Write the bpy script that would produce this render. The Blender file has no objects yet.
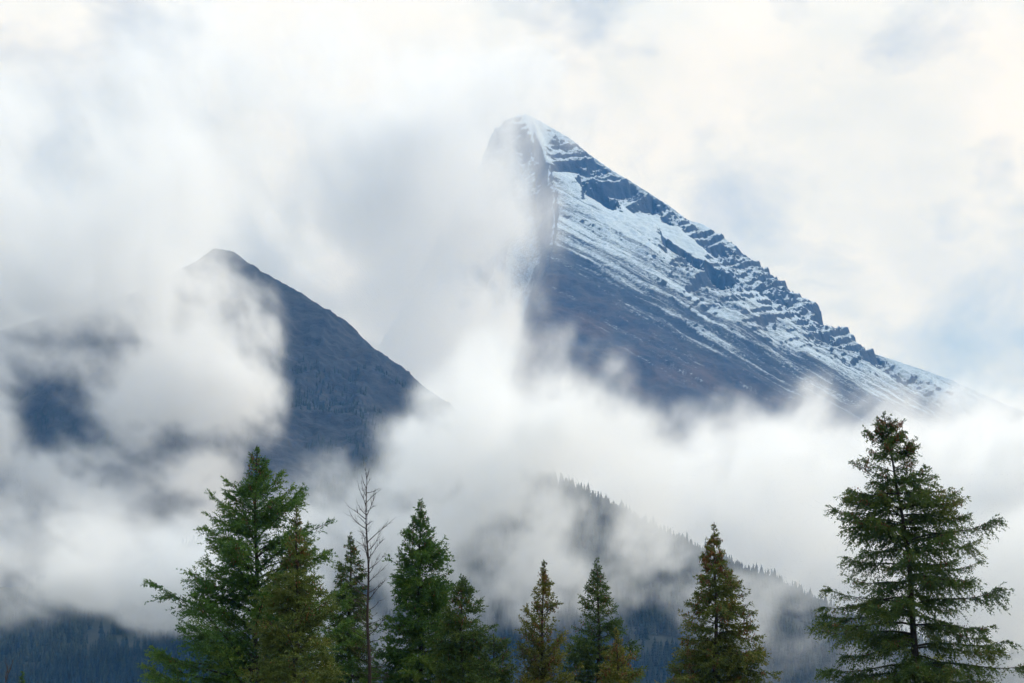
import bpy, math
import numpy as np

sc = bpy.context.scene
COL = sc.collection
R = math.radians

# ------------------------------------------------------------------ camera
F = 2409.0                       # focal length in pixels of the 1024 px wide frame
PITCH = R(10.8)
CAMZ = 1.7
cam = bpy.data.cameras.new('camera'); cam_o = bpy.data.objects.new('camera', cam); COL.objects.link(cam_o)
cam.sensor_width = 36.0; cam.lens = F * 36.0 / 1024.0
cam.clip_start = 0.5; cam.clip_end = 60000.0
cam_o.location = (0, 0, CAMZ); cam_o.rotation_euler = (math.pi / 2 + PITCH, 0, 0)
sc.camera = cam_o

# ------------------------------------------------------------------ sky
SUN_EL, SUN_AZ = R(42), R(78)    # azimuth from +Y towards +X
world = bpy.data.worlds.new('World'); sc.world = world; world.use_nodes = True
wt = world.node_tree; wt.nodes.clear()
def wn(t, **k):
    n = wt.nodes.new(t)
    for a, b in k.items(): setattr(n, a, b)
    return n
def wl(a, b): wt.links.new(a, b)
w_out = wn('ShaderNodeOutputWorld'); w_bg = wn('ShaderNodeBackground'); wl(w_bg.outputs[0], w_out.inputs[0])
w_bg.inputs['Strength'].default_value = 0.1
sky = wn('ShaderNodeTexSky', sky_type='NISHITA', sun_disc=False, sun_elevation=SUN_EL, sun_rotation=SUN_AZ)
tc = wn('ShaderNodeTexCoord')
def ramp(fac, stops):
    n = wn('ShaderNodeValToRGB'); e = n.color_ramp.elements
    for i, (p, c) in enumerate(stops):
        if i > 1: e.new(p)
        e[i].position = p; e[i].color = (*c, 1) if len(c) == 3 else c
    wl(fac, n.inputs[0]); return n.outputs[0]
def wnoise(scale, detail, rough, loc, dist=0.0):
    m = wn('ShaderNodeMapping'); m.inputs['Location'].default_value = loc
    m.inputs['Scale'].default_value = (1, 1, 1.5)
    wl(tc.outputs['Generated'], m.inputs['Vector'])
    n = wn('ShaderNodeTexNoise'); n.inputs['Scale'].default_value = scale; n.inputs['Detail'].default_value = detail
    n.inputs['Roughness'].default_value = rough; n.inputs['Distortion'].default_value = dist
    wl(m.outputs[0], n.inputs['Vector']); return n.outputs['Fac']
def wmix(fac, a, b):
    n = wn('ShaderNodeMix', data_type='RGBA')
    for s, v in ((n.inputs[0], fac), (n.inputs[6], a), (n.inputs[7], b)):
        if isinstance(v, (int, float)): s.default_value = v
        elif isinstance(v, tuple): s.default_value = (*v, 1)
        else: wl(v, s)
    return n.outputs[2]
# cloud body: grey folds and cream tops
n1 = wnoise(8.0, 9, 0.56, (0.31, 0.1, 0.45), 0.3)
cloud = ramp(n1, [(0.40, (6.5, 6.8, 7.0)), (0.50, (7.2, 7.35, 7.3)), (0.60, (8.1, 7.95, 7.65))])
# whole sky brightens towards the sun on the right
sep = wn('ShaderNodeSeparateXYZ'); wl(tc.outputs['Generated'], sep.inputs[0])
glow = ramp(sep.outputs['X'], [(0.0, (0.93, 0.95, 0.96)), (0.25, (1.0, 1.0, 0.99))])
mulg = wn('ShaderNodeMix', data_type='RGBA', blend_type='MULTIPLY'); mulg.inputs[0].default_value = 1
wl(cloud, mulg.inputs[6]); wl(glow, mulg.inputs[7])
# cloud deck is thicker (brighter, bluer-white) overhead
zen = ramp(sep.outputs['Z'], [(0.30, (1, 1, 1)), (0.9, (2.6, 2.8, 3.05))])
mulz = wn('ShaderNodeMix', data_type='RGBA', blend_type='MULTIPLY'); mulz.inputs[0].default_value = 1
wl(mulg.outputs[2], mulz.inputs[6]); wl(zen, mulz.inputs[7])
# thin places where the blue shows
n2 = wnoise(11.0, 6, 0.58, (2.19, 0.62, 0.70), 0.3)
# (behind the camera the sky is breaking up and mostly blue)
south = wn('ShaderNodeMapRange'); wl(sep.outputs['Y'], south.inputs[0])
for i_, v_ in ((1, 0.35), (2, -0.35), (3, 0.0), (4, 0.26)): south.inputs[i_].default_value = v_
n2s = wn('ShaderNodeMath', operation='ADD'); wl(n2, n2s.inputs[0]); wl(south.outputs[0], n2s.inputs[1])
hole = ramp(n2s.outputs[0], [(0.50, (0, 0, 0)), (0.72, (0.75, 0.75, 0.75))])
skyc = wn('ShaderNodeMix', data_type='RGBA', blend_type='MULTIPLY'); skyc.inputs[0].default_value = 1
wl(sky.outputs[0], skyc.inputs[6]); skyc.inputs[7].default_value = (1, 1, 1, 1)
wl(wmix(hole, mulz.outputs[2], skyc.outputs[2]), w_bg.inputs['Color'])

# ------------------------------------------------------------------ sun behind thin cloud
sun = bpy.data.lights.new('sun', 'SUN'); sun_o = bpy.data.objects.new('sun', sun); COL.objects.link(sun_o)
sun.energy = 1.5; sun.angle = R(14); sun.color = (1.0, 0.93, 0.82)
sun_o.rotation_euler = (math.pi / 2 - SUN_EL, 0, math.pi - SUN_AZ)

# ------------------------------------------------------------------ exposure, sampling
vs = sc.view_settings; vs.view_transform = 'Standard'; vs.look = 'None'; vs.gamma = 1; vs.exposure = 0.36
vs.use_curve_mapping = False
cy = sc.cycles
cy.max_bounces = 16; cy.diffuse_bounces = 2; cy.glossy_bounces = 1; cy.transmission_bounces = 1; cy.transparent_max_bounces = 4
cy.volume_bounces = 14
cy.volume_step_rate = 2.0; cy.volume_max_steps = 256
cy.use_denoising = True; cy.use_adaptive_sampling = True; cy.adaptive_threshold = 0.02

# ------------------------------------------------------------------ helpers
def at(px, py, Y):
    """The point at ground distance Y seen at this pixel."""
    cx, cyv = (px - 512.0) / F, (341.5 - py) / F
    dy = math.cos(PITCH) - cyv * math.sin(PITCH); dz = math.sin(PITCH) + cyv * math.cos(PITCH)
    return np.array([cx * Y / dy, Y, CAMZ + dz * Y / dy])

TAB = np.random.default_rng(7).random((64, 64, 64)).astype(np.float32)
def vn3(x, y, z):
    xi = np.floor(x).astype(np.int32); yi = np.floor(y).astype(np.int32); zi = np.floor(z).astype(np.int32)
    fx, fy, fz = x - xi, y - yi, z - zi
    fx = fx * fx * fx * (fx * (fx * 6 - 15) + 10); fy = fy * fy * fy * (fy * (fy * 6 - 15) + 10); fz = fz * fz * fz * (fz * (fz * 6 - 15) + 10)
    a, b, c = xi & 63, yi & 63, zi & 63; a1, b1, c1 = (xi + 1) & 63, (yi + 1) & 63, (zi + 1) & 63
    l = lambda u, v, t: u + (v - u) * t
    return l(l(l(TAB[a, b, c], TAB[a1, b, c], fx), l(TAB[a, b1, c], TAB[a1, b1, c], fx), fy),
             l(l(TAB[a, b, c1], TAB[a1, b, c1], fx), l(TAB[a, b1, c1], TAB[a1, b1, c1], fx), fy), fz)
def fbm(x, y, z, octv=5, gain=0.5, ridged=False):
    s = 0.0; amp = 1.0; tot = 0.0
    for o in range(octv):
        k = 2.03 ** o
        v = vn3(x * k + 17.3 * o, y * k + 5.1 * o, z * k + 31.7 * o)
        if ridged: v = 1 - np.abs(2 * v - 1)
        s = s + v * amp; tot += amp; amp *= gain
    return s / tot
def smooth(a, b, x):
    t = np.clip((x - a) / (b - a), 0, 1); return t * t * (3 - 2 * t)

def mesh_from(name, verts, faces, mat, parent=None, attrs=None, shade=False):
    """verts (n,3); faces (m,k) all of one size k, or a list of such arrays; linked as one object."""
    me = bpy.data.meshes.new(name)
    verts = np.asarray(verts, np.float32)
    fl = [np.asarray(f, np.int32) for f in (faces if isinstance(faces, list) else [faces]) if len(f)]
    me.vertices.add(len(verts)); me.vertices.foreach_set('co', verts.ravel())
    nl = sum(f.size for f in fl); npoly = sum(len(f) for f in fl)
    me.loops.add(nl); me.loops.foreach_set('vertex_index', np.concatenate([f.ravel() for f in fl]))
    me.polygons.add(npoly)
    sizes = np.concatenate([np.full(len(f), f.shape[1], np.int32) for f in fl])
    me.polygons.foreach_set('loop_start', np.concatenate([[0], np.cumsum(sizes)[:-1]]).astype(np.int32))
    for k, (dom, v) in (attrs or {}).items():
        a = me.attributes.new(k, 'FLOAT', dom); a.data.foreach_set('value', np.asarray(v, np.float32).ravel())
    me.update(calc_edges=True)
    if shade: me.polygons.foreach_set('use_smooth', np.ones(npoly, bool))
    me.materials.append(mat)
    o = bpy.data.objects.new(name, me); COL.objects.link(o)
    if parent: o.parent = parent
    return o
def grid_obj(name, X, Y, Z, mat, attrs=None):
    n, m = X.shape
    i = np.arange(n * m).reshape(n, m)
    f = np.stack([i[:-1, :-1], i[1:, :-1], i[1:, 1:], i[:-1, 1:]], -1).reshape(-1, 4)
    o = mesh_from(name, np.stack([X, Y, Z], -1).reshape(-1, 3), f, mat, attrs={k: ('POINT', v) for k, v in (attrs or {}).items()}, shade=True)
    o['kind'] = 'structure'; return o
def ridge_dist(X, Y, pts):
    """For a polyline of 3D points: (crest height at the nearest point, ground distance, run along the line) per segment maximum."""
    segs = []; run = 0.0
    for a, b in zip(pts[:-1], pts[1:]):
        d = b - a; L2 = d[0] ** 2 + d[1] ** 2; L = math.sqrt(L2)
        t = np.clip(((X - a[0]) * d[0] + (Y - a[1]) * d[1]) / L2, 0, 1)
        dist = np.hypot(X - a[0] - t * d[0], Y - a[1] - t * d[1])
        segs.append((a[2] + t * d[2], dist, run + t * L)); run += L
    return segs
def ridge_height(X, Y, pts, slope):
    best = None
    for zc, d, r in ridge_dist(X, Y, pts):
        h = zc - slope * d
        if best is None: best, bd, br = h, d, r
        else:
            k = h > best; best = np.where(k, h, best); bd = np.where(k, d, bd); br = np.where(k, r, br)
    return best, bd, br

# ------------------------------------------------------------------ materials
class Mat:
    def __init__(s, name):
        s.m = bpy.data.materials.new(name); s.m.use_nodes = True; s.t = s.m.node_tree
        s.b = s.t.nodes['Principled BSDF']; s.b.inputs['Specular IOR Level'].default_value = 0.2
    def n(s, t, **k):
        q = s.t.nodes.new(t)
        for a, b in k.items(): setattr(q, a, b)
        return q
    def l(s, a, b): s.t.links.new(a, b)
    def noise(s, scale, detail=5, rough=0.55, stretch=(1, 1, 1), rot=(0, 0, 0)):
        g = s.n('ShaderNodeNewGeometry'); mp = s.n('ShaderNodeMapping'); mp.inputs['Scale'].default_value = stretch; mp.inputs['Rotation'].default_value = rot
        s.l(g.outputs['Position'], mp.inputs['Vector'])
        q = s.n('ShaderNodeTexNoise'); q.inputs['Scale'].default_value = scale; q.inputs['Detail'].default_value = detail; q.inputs['Roughness'].default_value = rough
        s.l(mp.outputs[0], q.inputs['Vector']); return q.outputs['Fac']
    def attr(s, name):
        q = s.n('ShaderNodeAttribute'); q.attribute_name = name; return q.outputs['Fac']
    def ramp(s, fac, stops):
        q = s.n('ShaderNodeValToRGB'); e = q.color_ramp.elements
        for i, (p, c) in enumerate(stops):
            if i > 1: e.new(p)
            e[i].position = p; e[i].color = (*c, 1)
        s.l(fac, q.inputs[0]); return q.outputs[0]
    def mix(s, fac, a, b):
        q = s.n('ShaderNodeMix', data_type='RGBA')
        for k, v in ((q.inputs[0], fac), (q.inputs[6], a), (q.inputs[7], b)):
            if isinstance(v, (int, float)): k.default_value = v
            elif isinstance(v, tuple): k.default_value = (*v, 1)
            else: s.l(v, k)
        return q.outputs[2]
    def math(s, op, a, b=0.0, c=0.0):
        q = s.n('ShaderNodeMath', operation=op)
        for k, v in zip(q.inputs, (a, b, c)):
            if isinstance(v, (int, float)): k.default_value = v
            else: s.l(v, k)
        return q.outputs[0]
    def bump(s, h, dist, strength=1.0):
        q = s.n('ShaderNodeBump'); q.inputs['Distance'].default_value = dist; q.inputs['Strength'].default_value = strength
        s.l(h, q.inputs['Height']); s.l(q.outputs[0], s.b.inputs['Normal'])
    def col(s, c, rough=0.9):
        s.l(c, s.b.inputs['Base Color']) if not isinstance(c, tuple) else setattr(s.b.inputs['Base Color'], 'default_value', (*c, 1))
        s.b.inputs['Roughness'].default_value = rough; return s.m

q = Mat('snowy rock')
rock = q.ramp(q.noise(0.02, 8, 0.65), [(0.3, (0.012, 0.018, 0.026)), (0.55, (0.026, 0.033, 0.043)), (0.75, (0.058, 0.062, 0.066))])
brown = q.ramp(q.noise(0.012, 6, 0.6), [(0.40, (0.022, 0.026, 0.034)), (0.68, (0.090, 0.064, 0.050))])
rock = q.mix(q.attr('low'), rock, brown)
sn = q.math('ADD', q.attr('snow'), q.math('MULTIPLY', q.math('SUBTRACT', q.noise(0.13, 7, 0.8), 0.5), 1.5))
sn = q.math('MULTIPLY', q.math('ADD', q.math('SUBTRACT', sn, 0.36), q.math('MULTIPLY', q.math('SUBTRACT', q.noise(0.35, 4, 0.8), 0.5), 0.8)), 2.2)
sn = q.math('MINIMUM', q.math('MAXIMUM', sn, 0.0), 1.0)
q.bump(q.noise(0.06, 8, 0.7), 7.0, 0.9)
M_PEAK = q.col(q.mix(q.math('MULTIPLY', sn, 0.84), rock, (0.52, 0.63, 0.73)))

q = Mat('dark mountainside')
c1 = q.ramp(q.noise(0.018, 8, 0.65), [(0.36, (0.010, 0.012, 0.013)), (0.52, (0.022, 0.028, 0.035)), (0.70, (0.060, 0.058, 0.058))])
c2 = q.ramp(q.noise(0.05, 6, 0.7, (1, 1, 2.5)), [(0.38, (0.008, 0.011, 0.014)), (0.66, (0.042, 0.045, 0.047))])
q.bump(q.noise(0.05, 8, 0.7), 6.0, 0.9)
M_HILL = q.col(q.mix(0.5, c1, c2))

q = Mat('forest floor')
M_FLOOR = q.col(q.ramp(q.noise(0.05, 5, 0.6), [(0.3, (0.012, 0.018, 0.014)), (0.7, (0.03, 0.036, 0.025))]))
q = Mat('meadow ground')
M_GROUND = q.col(q.ramp(q.noise(0.2, 6, 0.6), [(0.3, (0.03, 0.045, 0.02)), (0.7, (0.085, 0.08, 0.045))]))
q = Mat('distant spruce')
M_FAR = q.col(q.ramp(q.attr('tint'), [(0.0, (0.010, 0.018, 0.016)), (1.0, (0.028, 0.040, 0.026))]))
q = Mat('spruce bark')
M_BARK = q.col(q.ramp(q.noise(14, 5, 0.6, (1, 1, 0.25)), [(0.35, (0.020, 0.016, 0.013)), (0.7, (0.065, 0.050, 0.040))]))
q = Mat('dead wood')
M_DEAD = q.col(q.ramp(q.noise(12, 5, 0.6, (1, 1, 0.2)), [(0.35, (0.030, 0.020, 0.016)), (0.7, (0.085, 0.060, 0.048))]))
q = Mat('spruce cones')
M_CONE = q.col(q.ramp(q.attr('tint'), [(0.0, (0.09, 0.034, 0.012)), (1.0, (0.26, 0.105, 0.035))]), 0.7)
def needle_mat(name, dark, mid, light):
    q = Mat(name)
    c = q.ramp(q.attr('tint'), [(0.0, dark), (0.5, mid), (1.0, light)])
    m = q.col(c, 0.6)
    tr = q.n('ShaderNodeBsdfTranslucent'); q.l(c, tr.inputs['Color'])
    mx = q.n('ShaderNodeMixShader'); mx.inputs[0].default_value = 0.25
    q.l(q.b.outputs[0], mx.inputs[1]); q.l(tr.outputs[0], mx.inputs[2])
    q.l(mx.outputs[0], q.t.nodes['Material Output'].inputs['Surface']); return m
N_GREEN = needle_mat('green needles', (0.028, 0.066, 0.012), (0.072, 0.155, 0.022), (0.185, 0.240, 0.036))
N_DARK = needle_mat('dark needles', (0.030, 0.056, 0.013), (0.074, 0.128, 0.023), (0.195, 0.190, 0.036))
N_PALE = needle_mat('pale needles', (0.045, 0.066, 0.015), (0.120, 0.160, 0.030), (0.25, 0.22, 0.050))
N_OLIVE = needle_mat('olive needles', (0.034, 0.054, 0.011), (0.104, 0.136, 0.022), (0.27, 0.200, 0.036))
N_GOLD = needle_mat('golden needles', (0.044, 0.062, 0.011), (0.138, 0.150, 0.023), (0.31, 0.230, 0.036))
N_YELLOW = needle_mat('yellow green leaves', (0.09, 0.12, 0.018), (0.22, 0.25, 0.045), (0.38, 0.35, 0.08))

# ------------------------------------------------------------------ ground sheet
gx, gy = np.meshgrid(np.linspace(-6000, 6000, 120), np.linspace(-3000, 9000, 120), indexing='ij')
grid_obj('ground', gx, gy, np.zeros_like(gx), M_GROUND)

# ------------------------------------------------------------------ the snowy peak
PY0 = 6000.0
skyline = [(496, 122, 6000), (514, 116, 6000), (526, 114, 5995), (540, 121, 5985), (556, 131, 5975), (567, 138, 5970), (590, 156, 5955), (610, 171, 5945),
           (632, 184, 5935), (652, 196, 5930), (674, 209, 5920), (690, 219, 5915), (707, 224, 5910), (714, 233, 5905), (732, 243, 5895), (738, 254, 5890),
           (756, 270, 5880), (772, 283, 5870), (780, 292, 5865), (800, 304, 5855), (816, 311, 5850), (821, 319, 5848), (823, 328, 5846), (836, 337, 5840), (850, 345, 5830),
           (880, 355, 5815), (920, 367, 5800), (960, 382, 5780), (1000, 400, 5760), (1060, 425, 5730), (1200, 480, 5650), (1400, 560, 5500)]
spur = [(530, 115, 5995), (551, 160, 5830), (557, 200, 5640), (553, 240, 5440), (543, 275, 5260), (534, 320, 5080), (516, 380, 4880), (490, 450, 4740), (450, 560, 4560)]
west = [(514, 116, 6000), (494, 145, 6030), (480, 200, 6070), (466, 290, 6120), (445, 400, 6180), (410, 540, 6260)]
X, Y = np.meshgrid(np.concatenate([np.arange(-1500, -260, 14), np.arange(-260, 1450, 3.0), np.arange(1450, 2250, 14)]),
                   np.concatenate([np.arange(4200, 4900, 7.0), np.arange(4900, 6060, 3.0), np.arange(6060, 7500, 24)]), indexing='ij')
A = [at(*p) for p in skyline]; B = [at(*p) for p in spur]; W = [at(*p) for p in west]
O = X * 0
wob = 40 * (fbm(X / 260, Y / 260, O + 3.3, 4) - 0.5)
hA, dA, rA = ridge_height(X + wob, Y, A, 0.88 + 0.22 * smooth(420, 180, X) + 1.0 * smooth(A[1][0], A[1][0] - 70, X))
xB = np.interp(Y, [p[1] for p in B][::-1], [p[0] for p in B][::-1])
hB, dB, rB = ridge_height(X + wob, Y, B, 0.73 + 0.9 * smooth(10, -40, X + wob - xB))
hW, dW, rW = ridge_height(X, Y, W, 1.8)
Z = np.maximum(np.maximum(hA, hB), hW) - 1.3 * np.clip(4800 - Y, 0, None)
onB = smooth(-12, 12, hB - hA)
edge = np.minimum(np.minimum(dA, dB), dW)                      # keep the skyline itself clean
soft = smooth(0, 60, edge)
Z = Z - smooth(-5, -70, X + wob - xB) * 260 * np.abs(fbm(X / 120, Y / 160, Z / 130, 5, 0.6) - 0.42)
ru = np.where(hB > hA, rB, rA); du = np.where(hB > hA, dB, dA)
# crags hang in a belt under the crest and break out again where the gully cuts the face
belt = smooth(300 + np.clip(X - 330, 0, 300) * 0.9, 120 + np.clip(X - 330, 0, 300) * 0.8, dA) * smooth(60, 200, X) * smooth(1080, 760, X)
gul = np.exp(-((hA - hB) / 75.0) ** 2) * smooth(930, 1010, Z) * smooth(1330, 1230, Z)
crag = np.clip(np.maximum(belt * (1 - onB), 1.0 * gul) * (0.35 + 1.3 * fbm(X / 110, Y / 110, Z / 110, 4)), 0, 1)
spurcrag = smooth(85, 15, dB) * smooth(1000, 1200, Z) * smooth(1640, 1570, Z) * (hB > hA - 20)
crag = np.maximum(crag, spurcrag)
Z = Z + soft * 44 * (fbm(X / 210, Y / 210, O + 1.5, 5, 0.5, True) - 0.62) + (0.25 + soft) * 8 * (fbm(X / 26, Y / 26, O + 8.1, 4, 0.6) - 0.5)
Z = Z + soft * (15 * onB + 10 * (1 - onB)) * (np.where(onB > 0.5, fbm((Z + 0.72 * X) / 30, X / 380, O + 2.2, 4, 0.5), fbm(ru / 30, du / 420, O + 2.2, 4, 0.5)) - 0.5)           # gullies down the scree
def strata(Z, P, tilt, seed, rough, cov):
    """Dipping layers of hard rock: each layer becomes a riser with a ledge above it."""
    S = Z - tilt * X + rough * (fbm(X / 90, Y / 90, O + seed, 5, 0.6) - 0.5) * 2
    k = np.floor(S / P); fr = S / P - k
    hard = smooth(cov, cov + 0.16, fbm(X / 210 + k * 7.3, Y / 210 + k * 3.1, O + seed, 6, 0.62))     # where this layer crops out
    st = np.where(fr < 0.55, fr * 0.45, 0.2475 + (1 - 0.2475) * smooth(0.55, 0.86, fr)) 
    return (st - fr - 0.12) * P * hard
Z2 = Z + crag * (0.04 + 0.96 * smooth(4, 52, edge)) * (0.9 * strata(Z, 104.0, 0.36 + 0.30 * smooth(250, 450, X), 6.6, 13, 0.41) + 0.9 * strata(Z, 31.0, 0.30 + 0.30 * smooth(250, 450, X), 2.4, 8, 0.38))
Z2 = Z2 + crag * soft * 16 * (fbm(X / 22, Y / 22, Z / 30, 4, 0.6, True) - 0.6)
# the square block of cliff high on the face
def block(px, py, Yd, rx, ry, drop):
    c = at(px, py, Yd)
    u = ((X - c[0]) / rx + 0.7 * (fbm(X / 40, Y / 40, O + px, 4, 0.6) - 0.5)); v = (Y - c[1]) / ry
    return -drop * smooth(1.0, 0.8, np.abs(u)) * smooth(0.25, -0.15, v + 0.9 * (fbm(X / 30, Y / 30, O + py, 4, 0.6) - 0.5)) * smooth(-3.2, -0.6, v)
Z2 = Z2 + block(598, 203, 5830, 50, 60, 40) + block(708, 310, 5630, 45, 70, 55) + block(676, 285, 5660, 40, 60, 34)
gxz = np.gradient(Z2, X[:, 0], axis=0); gyz = np.gradient(Z2, Y[0], axis=1)
slope = np.hypot(gxz, gyz)
zl = np.interp(X, [-200, 77, 205, 321, 437, 577, 800, 1150, 1500], [1470, 1285, 1185, 1075, 1010, 945, 880, 840, 800])
fall = Z + 0.74 * X + 14 * (fbm(X / 90, Y / 90, O + 1.1, 3) - 0.5)
streak = fbm(fall / 10, X / 150 + 0.6 * fbm(X / 60, Y / 60, O, 3), O + 4.4, 6, 0.68) - 0.5
patch = fbm(X / 110, Y / 110, O + 9.9, 6, 0.6) - 0.5
snow = 0.43 + (Z2 - zl) / 440 + 1.9 * streak * (0.4 + 0.6 * onB) + 0.6 * patch
snow = np.clip(snow, -0.4, 0.92) - 1.1 * smooth(1.2, 1.7, slope) - 0.35 * crag * (1 - onB) * smooth(0.7, 1.0, slope)
flank_bright = smooth(-12, -60, X + wob - xB) * smooth(450, 800, Z2)                  # snow colour added to brighten the west flank until it melts into mist
snow = np.maximum(snow, flank_bright * (0.62 + 0.8 * patch))
low = smooth(-20, -230, Z2 - zl)
grid_obj('mountain', X, Y, np.maximum(Z2, -5), M_PEAK, {'snow': snow, 'low': low})

# ------------------------------------------------------------------ the dark mountain on the left
east = [(214, 248, 3640), (232, 251, 3620), (246, 262, 3610), (262, 272, 3600), (282, 283, 3590), (300, 292, 3580), (314, 303, 3570), (326, 322, 3560), (340, 338, 3550), (358, 352, 3540),
        (378, 367, 3520), (400, 382, 3500), (420, 398, 3480), (440, 413, 3460), (470, 440, 3420), (520, 490, 3350), (600, 560, 3250), (700, 640, 3150)]
left = [(214, 248, 3640), (190, 266, 3650), (130, 294, 3660), (60, 312, 3650), (-20, 336, 3640), (-150, 360, 3650), (-400, 420, 3700)]
front = [(222, 250, 3630), (245, 330, 3450), (262, 410, 3280), (300, 520, 3050), (330, 620, 2850)]
X, Y = np.meshgrid(np.arange(-1700, 900, 4.0), np.concatenate([np.arange(2500, 3700, 4.0), np.arange(3700, 4300, 20)]), indexing='ij')
wob = 30 * (fbm(X / 200, Y / 200, X * 0 + 5.3, 4) - 0.5)
h1, d1, r1 = ridge_height(X + wob * 0.4, Y, [at(*p) for p in east], 0.85)
h2, d2, r2 = ridge_height(X, Y, [at(*p) for p in left], 0.8)
h3, d3, r3 = ridge_height(X + wob, Y, [at(*p) for p in front], 0.62)
Z = np.maximum(np.maximum(h1, h2), h3); edge = np.minimum(d1, d2); soft = smooth(0, 70, edge)
Z = Z + soft * 62 * (fbm(X / 150, Y / 150, X * 0 + 2.5, 7, 0.58, True) - 0.62) + (0.3 + soft) * 10 * (fbm(X / 18, Y / 18, X * 0 + 4.1, 4, 0.6) - 0.5)
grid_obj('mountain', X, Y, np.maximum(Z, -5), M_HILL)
hill_X, hill_Y, hill_Z = X, Y, Z

# ------------------------------------------------------------------ the forested ridge across the valley
crest = [(-500, 590, 2300), (-250, 586, 2330), (-60, 588, 2350), (60, 585, 2360), (180, 578, 2370), (300, 535, 2390), (380, 475, 2400), (440, 440, 2400), (480, 448, 2400), (520, 470, 2400), (560, 491, 2400),
         (600, 512, 2400), (640, 531, 2395), (690, 552, 2390), (740, 575, 2380), (790, 595, 2370), (840, 622, 2360), (900, 640, 2340), (980, 655, 2320), (1080, 662, 2300), (1300, 668, 2250), (1600, 690, 2200)]
X, Y = np.meshgrid(np.arange(-1150, 1250, 7.0), np.arange(1500, 2700, 7.0), indexing='ij')
CR = [at(*p) for p in crest]
Z, dr, rr = ridge_height(X, Y, CR, 0.5)
soft = smooth(0, 60, dr)
Z = Z + soft * 34 * (fbm(X / 190, Y / 190, X * 0 + 7.7, 5, 0.5) - 0.55)
grid_obj('hill', X, Y, np.maximum(Z, -5), M_FLOOR)
ridge_X, ridge_Y, ridge_Z = X, Y, Z
def ground_z(GX, GY, GZ, x, y):
    i = (x - GX[0, 0]) / (GX[1, 0] - GX[0, 0]); j = np.interp(y, GY[0], np.arange(GY.shape[1]))
    i0 = np.clip(i.astype(int), 0, GX.shape[0] - 2); j0 = np.clip(j.astype(int), 0, GX.shape[1] - 2); a, b = i - i0, j - j0
    return (GZ[i0, j0] * (1 - a) + GZ[i0 + 1, j0] * a) * (1 - b) + (GZ[i0, j0 + 1] * (1 - a) + GZ[i0 + 1, j0 + 1] * a) * b

def small_spruce(rng, tiers=5, n=6):
    """Far spruce: tiers of ragged skirts round a spire, unit height."""
    V = []; Fc = []
    for t in range(tiers):
        z0 = 0.06 + 0.86 * t / tiers; r = 0.17 * (1 - t / tiers) ** 0.8 + 0.02; top = min(1.0, z0 + 0.34)
        b = len(V); V.append((0, 0, top))
        for k in range(n):
            a = 2 * math.pi * (k + 0.5 * (t % 2)) / n + rng.uniform(-.2, .2); rk = r * rng.uniform(0.6, 1.25)
            V.append((rk * math.cos(a), rk * math.sin(a), z0 - rng.uniform(0, 0.04)))
        for k in range(n): Fc.append((b, b + 1 + k, b + 1 + (k + 1) % n))
    V += [(0.018, 0, 0), (-0.009, 0.016, 0), (-0.009, -0.016, 0), (0, 0, 0.5)]; b = len(V) - 4
    Fc += [(b, b + 1, b + 3), (b + 1, b + 2, b + 3), (b + 2, b, b + 3)]
    return np.array(V), np.array(Fc)
def scatter_forest(name, x, y, z, h, seed, label):
    rng = np.random.default_rng(seed); n = len(x)
    protos = [small_spruce(rng) for _ in range(5)]; V = []; Fc = []; T = []; off = 0
    kind = rng.integers(0, 5, n); rot = rng.uniform(0, 6.28, n); fat = rng.uniform(0.75, 1.3, n); tint = rng.random(n)
    for k, (pv, pf) in enumerate(protos):
        s = np.where(kind == k)[0]
        c, sn_ = np.cos(rot[s])[:, None], np.sin(rot[s])[:, None]
        px = (pv[:, 0] * c - pv[:, 1] * sn_) * (h[s] * fat[s])[:, None] + x[s][:, None]
        py = (pv[:, 0] * sn_ + pv[:, 1] * c) * (h[s] * fat[s])[:, None] + y[s][:, None]
        pz = pv[:, 2] * h[s][:, None] + z[s][:, None]
        V.append(np.stack([px, py, pz], -1).reshape(-1, 3))
        Fc.append((pf[None] + (np.arange(len(s)) * len(pv))[:, None, None] + off).reshape(-1, 3)); off += len(s) * len(pv)
        T.append(np.repeat(tint[s], len(pf)))
    o = mesh_from(name, np.concatenate(V), np.concatenate(Fc), M_FAR, attrs={'tint': ('FACE', np.concatenate(T))})
    o['kind'] = 'stuff'; return o
rng = np.random.default_rng(11)
n = 38000
x = rng.uniform(-620, 640, n); y = rng.uniform(1800, 2470, n)
keep = fbm(x / 45, y / 45, x * 0 + 3.0, 3) > 0.36
x, y = x[keep], y[keep]; z = ground_z(ridge_X, ridge_Y, ridge_Z, x, y); x, y, z = x[z > 20], y[z > 20], z[z > 20]
scatter_forest('forest', x, y, z - 0.3, np.where(rng.random(len(x)) < 0.12, 1.35, 1.0) * rng.uniform(6, 16, len(x)) * (0.7 + 0.6 * fbm(x / 60, y / 60, x * 0, 2)), 5, '')
n = 16000
x = rng.uniform(-900, 250, n); y = rng.uniform(2650, 3560, n); z = ground_z(hill_X, hill_Y, hill_Z, x, y)
keep = (z < 590 + 260 * (fbm(x / 80, y / 80, x * 0 + 1, 3) - 0.5)) & (z > 60) & (fbm(x / 60, y / 60, x * 0 + 9.0, 3) > 0.45)
x, y, z = x[keep], y[keep], z[keep]
scatter_forest('forest', x, y, z - 0.4, rng.uniform(5, 11, len(x)), 6, '')
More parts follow.
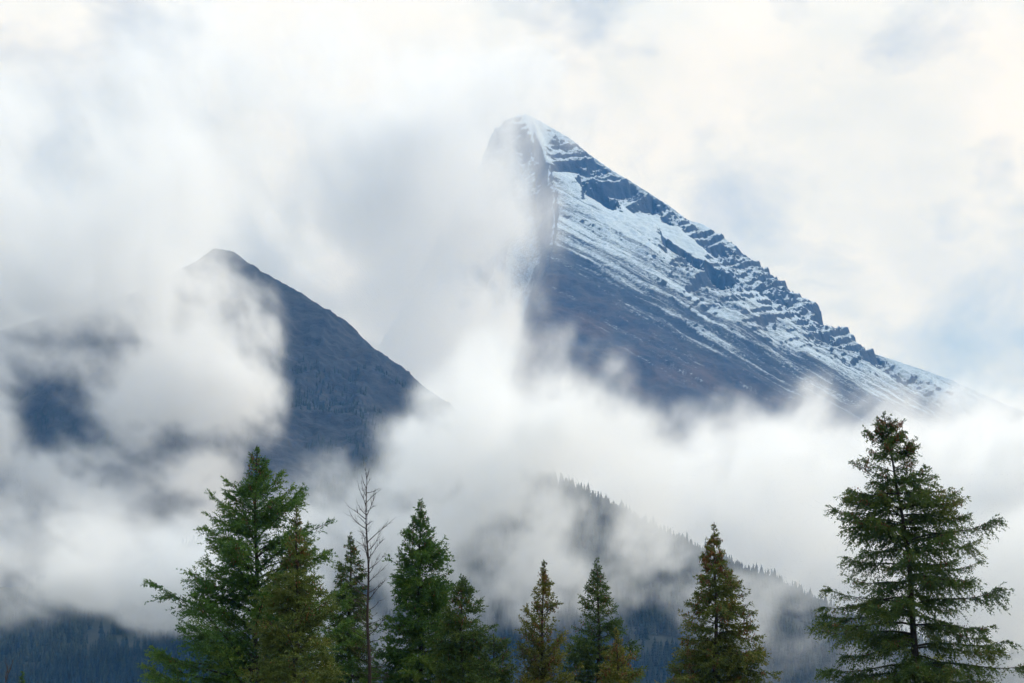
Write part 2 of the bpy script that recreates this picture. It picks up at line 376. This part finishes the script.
# spruces that stand out one by one on the crest of the ridge
protos = []
for k in range(4):
    v, f = small_spruce(np.random.default_rng(40 + k), 7, 7)
    v = v * np.array([0.75, 0.75, 1])
    o = mesh_from('spruce_tree', v, f, M_FAR, attrs={'tint': ('FACE', np.full(len(f), 0.2))}); protos.append(o)
cr_x = [p[0] for p in CR]
for k in range(74):
    px = rng.uniform(560, 800); Yd = 2392 + rng.uniform(-14, 10)
    x = at(px, 560, Yd)[0]; y = np.interp(x, cr_x, [p[1] for p in CR]) + rng.uniform(-10, 10)
    o = protos[k] if k < 4 else protos[k % 4].copy()
    if k >= 4: COL.objects.link(o)
    h = rng.uniform(12, 21) * (1 if rng.random() > 0.15 else 1.25)
    o.location = (x, y, float(ground_z(ridge_X, ridge_Y, ridge_Z, np.array([x]), np.array([y]))[0]) - 0.4)
    o.scale = (h, h, h); o.rotation_euler = (0, 0, rng.uniform(0, 6.28))
    o['label'] = 'tiny dark spruce fading into fog along the crest of the forested ridge'
    o['category'] = 'tree'; o['group'] = 'spruces along the foggy ridge crest'

# ------------------------------------------------------------------ foreground spruces
def unit(v): return v / np.maximum(np.linalg.norm(v, axis=-1, keepdims=True), 1e-9)
def tubes(P, rad, sides=5):
    """P (n,k,3) polylines with radii rad (n,k): tapered tubes."""
    n_, k_, _ = P.shape
    T = np.gradient(P, axis=1); T = unit(T)
    ref = np.where(np.abs(T[..., 2:3]) > 0.9, np.array([1.0, 0, 0]), np.array([0, 0, 1.0]))
    U = unit(np.cross(T, ref)); Vv = np.cross(T, U)
    a = np.arange(sides) * 2 * math.pi / sides
    ring = P[:, :, None] + rad[:, :, None, None] * (np.cos(a)[None, None, :, None] * U[:, :, None] + np.sin(a)[None, None, :, None] * Vv[:, :, None])
    idx = np.arange(n_ * k_ * sides).reshape(n_, k_, sides)
    nx = np.roll(idx, -1, axis=2)
    f = np.stack([idx[:, :-1], nx[:, :-1], nx[:, 1:], idx[:, 1:]], -1).reshape(-1, 4)
    return ring.reshape(-1, 3), f
def tag(o, label, cat, group=None):
    o['label'] = label; o['category'] = cat
    if group: o['group'] = group

def spruce(label, tip, Yd, widths, needles, seed, base_px=None, lean_p=2.0, up=(50, 5), turn=25, dens=1.6, droop=0.25,
           whorl=0.33, per=5, cones=0.0, ragged=0.35, gap=0.0, shoot=1.0, cone_top=0.35, name='spruce_tree', cat='tree'):
    rng = np.random.default_rng(seed)
    top = at(tip[0], tip[1], Yd); H = top[2]
    bx = at(base_px if base_px is not None else tip[0], 683, Yd)[0]
    ppm = F / Yd                                          # pixels per metre here
    root = bpy.data.objects.new(name, None); COL.objects.link(root); root.location = (bx, Yd, 0); root.empty_display_size = 1
    tag(root, label, cat)
    lx = top[0] - bx
    def axis(h):
        t = h / H
        return np.stack([lx * t ** lean_p + 0.05 * np.sin(h * 0.9 + seed), 0.05 * np.sin(h * 0.7 + 2 * seed), h], -1)
    wd = [0.0] + [w[0] / ppm for w in widths]; ww = [0.16] + [w[1] / ppm for w in widths]
    ext = (ww[-1] - ww[-2]) / max(wd[-1] - wd[-2], 0.1)
    wd += [H]; ww += [ww[-1] + max(0.1, min(ext, 0.25)) * 0.5 * (H - wd[-2])]
    # trunk
    hs = np.linspace(0, H, 40); P = axis(hs)[None]
    r0 = 0.011 * H + 0.03
    tv, tf = tubes(P, (r0 * (1 - hs / H) ** 0.9 + 0.012)[None] + 0.08 * np.exp(-hs / 0.4)[None], 10)
    mesh_from('trunk', tv, tf, M_BARK, root, shade=True)
    # limbs in whorls
    bh = []; h = H - 0.18; kk = 0
    while h > 0.9:
        m = max(3, int(round(per * rng.uniform(0.7, 1.3))))
        for j in range(m):
            if rng.random() < gap: continue
            bh.append(h + rng.normal(0, 0.07))
        h -= whorl * (0.55 + 0.45 * min(1, (H - h) / 3.0)) * rng.uniform(0.75, 1.25)
    bh = np.array(bh); nb = len(bh)
    az = np.arange(nb) * 2.399 + rng.normal(0, 0.5, nb)
    dep = np.clip((H - bh), 0.05, None)
    side_noise = fbm(np.cos(az) * 0.9 + seed * 1.7, np.sin(az) * 0.9, bh * 0.55, 3)          # uneven outline
    L = np.interp(dep, wd, ww) * np.clip(1.0 + ragged * 2.2 * (side_noise - 0.5) + rng.normal(0, ragged * 0.45, nb) - 0.08, 0.3, 1.3)
    L = np.maximum(L - 0.22 * np.exp(-dep / 1.5), 0.06)
    frac = np.clip(dep / H, 0, 1) ** 0.6
    e0 = np.radians(up[0] + (up[1] - up[0]) * frac + rng.normal(0, 7, nb))
    K = 9; s = np.linspace(0, 1, K + 1)
    el = e0[:, None] + np.radians(-22 * np.sin(np.pi * s * 0.8)[None] * np.clip(L / 2.5, 0.3, 1.2)[:, None] + turn * (s ** 2)[None])
    azs = az[:, None] + rng.normal(0, 0.18, nb)[:, None] * s[None]
    D = np.stack([np.cos(el) * np.cos(azs), np.cos(el) * np.sin(azs), np.sin(el)], -1)
    P = np.zeros((nb, K + 1, 3)); P[:, 0] = axis(bh)
    P[:, 1:] = P[:, :1] + np.cumsum(D[:, :-1] * (L / K)[:, None, None], axis=1)
    rad = (0.007 + 0.011 * L)[:, None] * (1 - 0.88 * s)[None]
    bv, bf = tubes(P, rad, 5)
    o = mesh_from('branches', bv, bf, M_BARK, root, shade=True); o['kind'] = 'stuff'
    # twigs off each limb
    nt = np.maximum(3, (L * 15 * dens + 3).astype(int)); bi = np.repeat(np.arange(nb), nt); N = len(bi)
    ts = 1 - 0.90 * rng.random(N) ** 1.1
    ts = np.where(rng.random(N) < 0.04, 1.0, ts)
    fi = ts * K; i0 = np.minimum(fi.astype(int), K - 1); a = (fi - i0)[:, None]
    base = P[bi, i0] * (1 - a) + P[bi, i0 + 1] * a; T = unit(P[bi, i0 + 1] - P[bi, i0])
    tuft = fbm(base[:, 0] * 1.9 + seed, base[:, 1] * 1.9, base[:, 2] * 1.9, 2)
    S = unit(np.cross(T, np.array([0, 0, 1.0]))) * np.where(rng.random(N) < 0.5, 1, -1)[:, None]
    ang = np.radians(rng.uniform(25, 75, N)) * np.where(ts > 0.985, 0.35, 1); 
    upv = np.cross(S, T); upv = upv * np.sign(upv[:, 2:3] + 1e-6)
    TD = unit(T * np.cos(ang)[:, None] + S * np.sin(ang)[:, None] + upv * rng.normal(-0.05, 0.30, N)[:, None] + np.array([0, 0, -1.0]) * (droop * rng.uniform(0.2, 1.6, N))[:, None])
    lt = np.clip(0.42 * L[bi] * (1 - ts) + 0.10 + 0.07 * L[bi], 0.08, 0.80) * rng.uniform(0.45, 1.25, N) * np.clip(0.30 + dep[bi] / 2.2, 0.3, 1.0)
    lt = lt * (0.45 + 1.1 * smooth(0.3, 0.65, tuft))
    # shoots along each twig
    ns = np.maximum(2, (lt / 0.052 * (0.5 + smooth(0.3, 0.6, tuft))).astype(int)); ti = np.repeat(np.arange(N), ns); Q = len(ti)
    u = rng.random(Q)
    pos = base[ti] + TD[ti] * (lt[ti] * u)[:, None] + np.array([0, 0, -1.0]) * (droop * 0.5 * lt[ti] * u ** 2)[:, None]
    rv = unit(rng.normal(0, 1, (Q, 3)))
    SD = unit(TD[ti] * 0.85 + rv * 0.75)
    ln = shoot * rng.uniform(0.075, 0.17, Q); wdt = shoot * rng.uniform(0.016, 0.034, Q)
    Wv = unit(np.cross(SD, unit(rng.normal(0, 1, (Q, 3))))) * wdt[:, None]
    mid = pos + SD * (ln * 0.45)[:, None]
    V = np.stack([pos, mid + Wv, pos + SD * ln[:, None], mid - Wv], 1).reshape(-1, 3)
    Fq = np.arange(Q * 4).reshape(Q, 4)
    bt = rng.random(nb) * 0.35
    tint = np.clip(0.10 + bt[bi][ti] + 0.32 * rng.random(Q) + 0.30 * (ts[ti] * u - 0.4) + 0.5 * (fbm(pos[:, 0] * 0.6 + seed, pos[:, 1] * 0.6, pos[:, 2] * 0.6, 3) - 0.5), 0, 1)
    mesh_from('crown', V, Fq, needles, root, attrs={'tint': ('FACE', tint)})
    # cones hang in clusters near limb ends, thickest at the top
    if cones > 0:
        wgt = np.where(dep < 0.5, 0.15, np.where(dep < cone_top * 8, 1.0, 0.35)) * np.clip(L, 0.1, 1.5)
        nc = int(cones * 420)
        pb = rng.choice(nb, nc, p=wgt / wgt.sum())
        cs = rng.uniform(0.70, 1.0, nc); ci = np.minimum((cs * K).astype(int), K - 1)
        cp = np.repeat(P[pb, ci] , 4, axis=0) + rng.normal(0, 0.09, (nc * 4, 3)); m = len(cp)
        hl = rng.uniform(0.035, 0.065, m); hw = rng.uniform(0.016, 0.027, m)
        oc = np.array([[1, 0, 0], [0, 1, 0], [-1, 0, 0], [0, -1, 0]]) 
        ringv = cp[:, None] + oc[None] * hw[:, None, None] + np.array([0, 0, -1.0]) * (hl * 0.8)[:, None, None]
        tp = cp[:, None]; bt_ = cp[:, None] + np.array([0, 0, -2.4]) * hl[:, None, None]
        CV = np.concatenate([ringv, tp, bt_], 1).reshape(-1, 3)
        tri = np.array([(0, 1, 4), (1, 2, 4), (2, 3, 4), (3, 0, 4), (1, 0, 5), (2, 1, 5), (3, 2, 5), (0, 3, 5)])
        CF = (tri[None] + (np.arange(m) * 6)[:, None, None]).reshape(-1, 3)
        o = mesh_from('cones', CV, CF, M_CONE, root, attrs={'tint': ('FACE', np.repeat(rng.random(m), 8))}); o['kind'] = 'stuff'
    return root

def snag(label, tip, Yd, base_px, seed, nbr, span, blen, thick=1.0):
    """Dead tree: bare tapering trunk, every bare limb a part of its own."""
    rng = np.random.default_rng(seed); top = at(tip[0], tip[1], Yd); H = top[2]; bx = at(base_px, 683, Yd)[0]
    root = bpy.data.objects.new('dead_tree', None); COL.objects.link(root); root.location = (bx, Yd, 0); tag(root, label, 'dead tree')
    lx = top[0] - bx
    ax = lambda h: np.stack([lx * (h / H) ** 1.5 + 0.04 * np.sin(h * 1.3 + seed), 0.04 * np.sin(h * 1.1), h], -1)
    hs = np.linspace(0, H, 36)
    v, f = tubes(ax(hs)[None], thick * (0.009 * H * (1 - hs / H) ** 0.85 + 0.010)[None], 8); mesh_from('trunk', v, f, M_DEAD, root, shade=True)
    for k in range(nbr):
        t = (k + rng.uniform(0, 0.9)) / nbr; h = H - 0.15 - span * t
        az = k * 2.399 + rng.normal(0, 0.4); L = np.interp(t, [0, 0.2, 0.45, 1], blen) * rng.uniform(0.45, 1.25)
        el0 = R(np.interp(t, [0, 0.3, 1], [55, 42, 5]) + rng.normal(0, 12)); s = np.linspace(0, 1, 7)
        paths = []; rads = []
        def arm(p0, az, el, L, r):
            e = el + R(10) * np.sin(3 * s + k) + R(15) * s; a_ = az + rng.normal(0, 0.25) * s
            d = np.stack([np.cos(e) * np.cos(a_), np.cos(e) * np.sin(a_), np.sin(e)], -1) * L / 6
            p = np.concatenate([p0[None], p0[None] + np.cumsum(d[:-1], 0)]); paths.append(p); rads.append(r * (1 - 0.8 * s)); return p
        p = arm(ax(np.array([h]))[0], az, el0, L, 0.010 + 0.012 * L)
        for j in range(int(3 + 7 * L)):
            q_ = p[rng.integers(2, 7)]; arm(q_, az + rng.choice([-1, 1]) * rng.uniform(0.4, 1.0), el0 + rng.normal(0.1, 0.3), L * rng.uniform(0.15, 0.5), 0.009)
        v, f = tubes(np.array(paths), np.array(rads), 4); mesh_from('branch', v, f, M_DEAD, root)
    return root

spruce('broad ragged dark green spruce with upswept limbs, tallest tree of the left clump', (256, 445), 120,
       [(18, 10), (40, 22), (62, 40), (100, 56), (135, 67), (170, 80), (205, 110), (238, 134)], N_GREEN, 3, up=(58, 26), turn=22, dens=2.0, ragged=0.34, whorl=0.40, per=4, gap=0.08, cones=0.5, droop=0.15)
spruce('thin pale green spruce top standing in front of the broad ragged spruce', (297, 506), 105,
       [(25, 9), (60, 17), (100, 32), (178, 52)], N_PALE, 5, up=(50, 18), turn=18, dens=1.6, ragged=0.4, cones=0.6, droop=0.15)
spruce('slim dense dark spruce right behind the bare dead trunk', (350, 532), 126,
       [(18, 8), (45, 17), (90, 23), (150, 30)], N_DARK, 8, up=(35, 0), turn=18, dens=2.0, ragged=0.25, whorl=0.28, cones=0.4)
snag('tall bare dead tree with a thin leafless trunk between two green spruces', (366, 472), 116, 371, 4, 64, 9.8, (0.30, 0.95, 1.35, 0.9), 0.75)
spruce('medium green spruce just right of the dead tree, its crown a neat cone', (420, 500), 120,
       [(15, 9), (35, 17), (60, 28), (100, 34), (135, 38), (183, 48)], N_GREEN, 12, up=(45, 6), turn=24, dens=2.0, ragged=0.3, whorl=0.3, per=6, cones=0.3)
spruce('short blunt dark spruce leaning against the neat cone shaped spruce', (462, 575), 116,
       [(12, 11), (35, 24), (70, 31), (108, 36)], N_DARK, 15, up=(40, 4), turn=22, dens=2.0, ragged=0.32, whorl=0.3, cones=0.3)
spruce('low bushy spruce filling the gap before the golden spruce', (493, 636), 119,
       [(8, 14), (25, 24), (47, 30)], N_DARK, 18, up=(40, 5), turn=22, dens=2.0, ragged=0.4, cones=0.2)
spruce('slender golden brown spruce with sparse see-through crown', (543, 560), 118,
       [(20, 7), (45, 13), (70, 22), (95, 30), (123, 37)], N_GOLD, 21, up=(60, 26), turn=26, dens=1.5, ragged=0.42, whorl=0.36, per=4, cones=1.0, droop=0.1)
spruce('dark green pointed spruce beside the slender golden one', (598, 557), 124,
       [(20, 8), (45, 16), (75, 26), (100, 34), (126, 42)], N_DARK, 24, up=(38, 0), turn=24, dens=1.9, ragged=0.36, whorl=0.34, cones=0.3)
spruce('small golden green spruce tip poking up beside the dark pointed spruce', (617, 628), 110,
       [(14, 8), (30, 16), (55, 27)], N_GOLD, 27, up=(45, 8), turn=22, dens=1.6, ragged=0.4, cones=0.5)
spruce('olive brown spruce loaded with cones, standing alone before the dark ridge', (715, 522), 115,
       [(15, 7), (35, 13), (60, 26), (90, 36), (125, 46), (161, 55)], N_OLIVE, 30, up=(32, -6), turn=30, dens=1.9, ragged=0.38, whorl=0.36, per=5, cones=3.0, droop=0.3)
spruce('biggest spruce of all, wide dark crown of drooping layered limbs', (882, 412), 120,
       [(15, 15), (35, 25), (60, 38), (90, 56), (130, 70), (175, 85), (230, 92), (271, 95)], N_DARK, 33, base_px=918, lean_p=3.4,
       up=(40, -10), turn=34, dens=2.2, ragged=0.30, whorl=0.50, per=5, gap=0.10, cones=3.0, droop=0.45)
spruce('tiny green spruce tip barely showing at the bottom left edge', (23, 671), 122, [(12, 5), (30, 12)], N_GREEN, 36, cones=0.1)
snag('bare brown twigs of a dead tree reaching in at the bottom left corner', (12, 664), 100, -22, 9, 26, 6.0, (0.4, 1.0, 1.3, 1.4), 0.7)
spruce('little yellow green tree glimpsed behind the biggest spruce', (938, 652), 134, [(12, 10), (31, 18)], N_YELLOW, 39, up=(50, 20), cones=0.0, shoot=1.2, dens=0.9)

# ------------------------------------------------------------------ mist: density fields built in the valley, each one closed volume
def volume_mat(name, colour, aniso, density):
    m = bpy.data.materials.new(name); m.use_nodes = True; t = m.node_tree; t.nodes.clear()
    out = t.nodes.new('ShaderNodeOutputMaterial'); pv = t.nodes.new('ShaderNodeVolumePrincipled'); t.links.new(pv.outputs[0], out.inputs['Volume'])
    pv.inputs['Color'].default_value = (*colour, 1); pv.inputs['Absorption Color'].default_value = (1, 1, 1, 1); pv.inputs['Density'].default_value = density; pv.inputs['Anisotropy'].default_value = aniso
    return m
M_MIST = volume_mat('mist', (1.0, 1.0, 1.0), 0.1, 1.0)

def digits(rows):
    """33 columns, one per 32 px; '.' = 0.5"""
    return np.array([[0.5 if c == '.' else float(c) for c in r.ljust(33, r[-1])[:33]] for r in rows])
def bank(rows, Y0, Y1, vox, tau1, warp, fscale, seed, contrast, floor_fn=None, zpad=0):
    Ym = 0.5 * (Y0 + Y1)
    lo = at(-170, 700, Y0); hi = at(1194, 0, Y0)
    first = next((i for i in range(len(rows)) if any(c != '0' for c in rows[i])), 0)
    ztop = at(512, first * 32 - 40, Y1)[2]; zbot = max(at(512, 700, Y0)[2], 5)
    bmin = np.array([lo[0], Y0, zbot]); bmax = np.array([hi[0], Y1, ztop])
    nn = [max(8, int(round((bmax[i] - bmin[i]) / (vox * (2.0 if i == 1 else 1))))) for i in range(3)]
    ax_ = [np.linspace(bmin[i], bmax[i], nn[i], dtype=np.float32) for i in range(3)]
    X, Y, Z = np.meshgrid(*ax_, indexing='ij')
    k = 1.0 / fscale
    w1 = fbm(X * k, Y * k * 0.5, Z * k + seed, 5, 0.58) - 0.5; w2 = fbm(X * k + 40, Y * k * 0.5, Z * k + seed, 5, 0.58) - 0.5
    # where on the map of this bank (drawn in its own upright plane at Ym, in metres)
    mz = [at(512, 32 * r, Ym)[2] for r in range(len(rows))]
    mx0, mx1 = at(0, 341, Ym)[0], at(1024, 341, Ym)[0]
    u = (X + warp * w1 - mx0) / (mx1 - mx0) * 32; v = np.interp((Z + warp * w2).ravel(), mz[::-1], np.arange(len(rows))[::-1]).reshape(Z.shape)
    G = digits(rows)
    u = np.clip(u, 0, 31.999); v = np.clip(v, 0, len(rows) - 1.001)
    i, j = u.astype(int), v.astype(int); a, b = u - i, v - j; a = a * a * (3 - 2 * a); b = b * b * (3 - 2 * b)
    g = (G[j, i] * (1 - a) + G[j, i + 1] * a) * (1 - b) + (G[j + 1, i] * (1 - a) + G[j + 1, i + 1] * a) * b
    n_ = fbm(X * k * 1.7 + seed + 0.5 * w2, Y * k * 0.16, Z * k * 2.0 + 0.9 * w1, 7, 0.72)
    norm = (n_ - n_.mean()) / n_.std()
    cl_ = contrast * (0.75 + 0.75 * (1 - np.clip(g / 8.0, 0, 1)))                 # thin mist is the most torn
    wisp = np.clip(np.exp(cl_ * norm) * 0.85 - 0.17, 0, 4.5)
    prof = smooth(Y0, Y0 + 0.3 * (Y1 - Y0), Y + 0.25 * (Y1 - Y0) * w2) * smooth(Y1, Y1 - 0.3 * (Y1 - Y0), Y)
    edge = smooth(0, 0.06, (X - bmin[0]) / (bmax[0] - bmin[0])) * smooth(0, 0.06, (bmax[0] - X) / (bmax[0] - bmin[0])) * smooth(0, 0.05, (bmax[2] - Z) / (bmax[2] - bmin[2]))
    dens = g * tau1 / (0.7 * (Y1 - Y0)) * wisp * prof * edge
    dens[dens < 2e-5] = 0
    me = bpy.data.meshes.new('mist'); me.vertices.add(dens.size)
    at_ = me.attributes.new('density', 'FLOAT', 'POINT'); at_.data.foreach_set('value', dens.astype(np.float32).ravel())
    me.materials.append(M_MIST)
    o = bpy.data.objects.new('mist', me); COL.objects.link(o); o['kind'] = 'stuff'
    gt = bpy.data.node_groups.new('mist field', 'GeometryNodeTree')
    gt.interface.new_socket('Geometry', in_out='INPUT', socket_type='NodeSocketGeometry'); gt.interface.new_socket('Geometry', in_out='OUTPUT', socket_type='NodeSocketGeometry')
    Nn, Ll = gt.nodes.new, gt.links.new
    gi, go, vc = Nn('NodeGroupInput'), Nn('NodeGroupOutput'), Nn('GeometryNodeVolumeCube')
    vc.inputs['Min'].default_value = bmin; vc.inputs['Max'].default_value = bmax
    for c, q in zip('XYZ', nn): vc.inputs['Resolution ' + c].default_value = q
    pos = Nn('GeometryNodeInputPosition'); mr = Nn('ShaderNodeMapRange'); mr.data_type = 'FLOAT_VECTOR'; mr.clamp = True
    vi = [q for q in mr.inputs if q.type == 'VECTOR']; Ll(pos.outputs[0], vi[0])
    vi[1].default_value = bmin; vi[2].default_value = bmax; vi[3].default_value = (0, 0, 0); vi[4].default_value = [q - 1 for q in nn]
    ad = Nn('ShaderNodeVectorMath'); ad.operation = 'ADD'; ad.inputs[1].default_value = (.5, .5, .5); Ll([q for q in mr.outputs if q.type == 'VECTOR'][0], ad.inputs[0])
    fl = Nn('ShaderNodeVectorMath'); fl.operation = 'FLOOR'; Ll(ad.outputs[0], fl.inputs[0])
    # integer index = (ix * ny + iy) * nz + iz, in integers so that large grids stay exact
    sp = Nn('ShaderNodeSeparateXYZ'); Ll(fl.outputs[0], sp.inputs[0])
    def im(op, a_, b_):
        q = Nn('FunctionNodeIntegerMath'); q.operation = op
        for s_, v_ in ((q.inputs[0], a_), (q.inputs[1], b_)):
            if isinstance(v_, int): s_.default_value = v_
            else: Ll(v_, s_)
        return q.outputs[0]
    ii = []
    for c in range(3):
        q = Nn('FunctionNodeFloatToInt'); Ll(sp.outputs[c], q.inputs[0]); ii.append(q.outputs[0])
    idx = im('ADD', im('MULTIPLY', im('ADD', im('MULTIPLY', ii[0], nn[1]), ii[1]), nn[2]), ii[2])
    si = Nn('GeometryNodeSampleIndex'); si.data_type = 'FLOAT'; si.domain = 'POINT'
    na = Nn('GeometryNodeInputNamedAttribute'); na.data_type = 'FLOAT'; na.inputs['Name'].default_value = 'density'
    Ll(gi.outputs[0], si.inputs['Geometry']); Ll(na.outputs[0], si.inputs['Value']); Ll(idx, si.inputs['Index'])
    Ll(si.outputs[0], vc.inputs['Density'])
    sm = Nn('GeometryNodeSetMaterial'); sm.inputs['Material'].default_value = M_MIST
    Ll(vc.outputs[0], sm.inputs[0]); Ll(sm.outputs[0], go.inputs[0])
    md = o.modifiers.new('mist field', 'NODES'); md.node_group = gt
    print('mist', nn, 'tau max', float((dens.sum(1) * (Y1 - Y0) / nn[1]).max()))
    return o

#        0    5    10   15   20   25   30
BANK_A = ['000000000000000000000000000000000',
          '001111111111110000000000000000000',
          '111122222222222100000000000000000',
          '111122222222358996200000000000000',
          '111122222223588985100000000000000',
          '111122222235777741000000000000000',
          '111222222346788742000000000000000',
          '112222223457888752000000000000000',
          '222222224568888621000000000000000',
          '222222234678887410000000000000000',
          '222222235788888510000000000000000',
          '222222346788887521000000000000000',
          '333333345566777642110000000000000',
          '444444456667778765422222333322111',
          '666666677888888877655566666655544',
          '888888888888888888777777777777777',
          '888888888888888888888888888888888',
          '888888888888888888888888888888888',
          '888888888888888888888888888888888',
          '777777777777777777777777777777777',
          '666666666666666666666666666666666',
          '555555555555555555555555555555555']
BANK_B = ['000000000000000000000000000000000',
          '000000000000000000000000000000000',
          '000000000000000000000000000000000',
          '111111000000000000000000000000000',
          '333322210000000000000000000000000',
          '555544431000000000000000000000000',
          '888888831000000000000000000000000',
          '999999941000000000000000000000000',
          '888888720000000000000000000000000',
          '999875420000000000000000000000000',
          '221123542000000000000000000000000',
          '111112465000000000000000000000000',
          '111123565000000000000000000000000',
          '221122332000000000000000000000000',
          '543221110000000111100011222233333',
          '888653210000001455433333333333333',
          '999887531000026776544444444444444',
          '999998765222468887655444444444444',
          '999999998777888888765555555555555',
          '999999999888888888776555555555555',
          '666666667788888887765555555555555',
          '222222233345566776555555555555555']
BANK_C = ['0' * 33] * 12 + [
          '000000000000000221000000000000000',
          '000000000000003555421000000000000',
          '000000000000026876654310000000000',
          '000000000014677766555443321000000',
          '443210000136777655545443322122222',
          '776555555556667655445444568765333',
          '888887777776665555433333479875444',
          '444444444455555554322223468877444',
          '000000001223343221111112223333333',
          '000000000000111000000000111111111']
bank(BANK_A, 4150, 4550, 6.5, 0.56, 190, 240, 37.4, 0.50)
bank(BANK_B, 2720, 3080, 4.5, 0.58, 120, 190, 44.9, 0.80)
bank(BANK_C, 1800, 2060, 3.5, 0.55, 100, 160, 47.4, 0.7)

# ------------------------------------------------------------------ the air itself
def box(name, a, b, mat):
    v = [(x, y, z) for x in (a[0], b[0]) for y in (a[1], b[1]) for z in (a[2], b[2])]
    f = np.array([(0, 1, 3, 2), (4, 6, 7, 5), (0, 4, 5, 1), (2, 3, 7, 6), (0, 2, 6, 4), (1, 5, 7, 3)])
    return mesh_from(name, v, f, mat)
hz = box('haze', (-6100, -3100, -8), (6100, 9100, 1900), volume_mat('haze', (0.12, 0.42, 1.0), 0.0, 5.6e-5))
hz['kind'] = 'stuff'
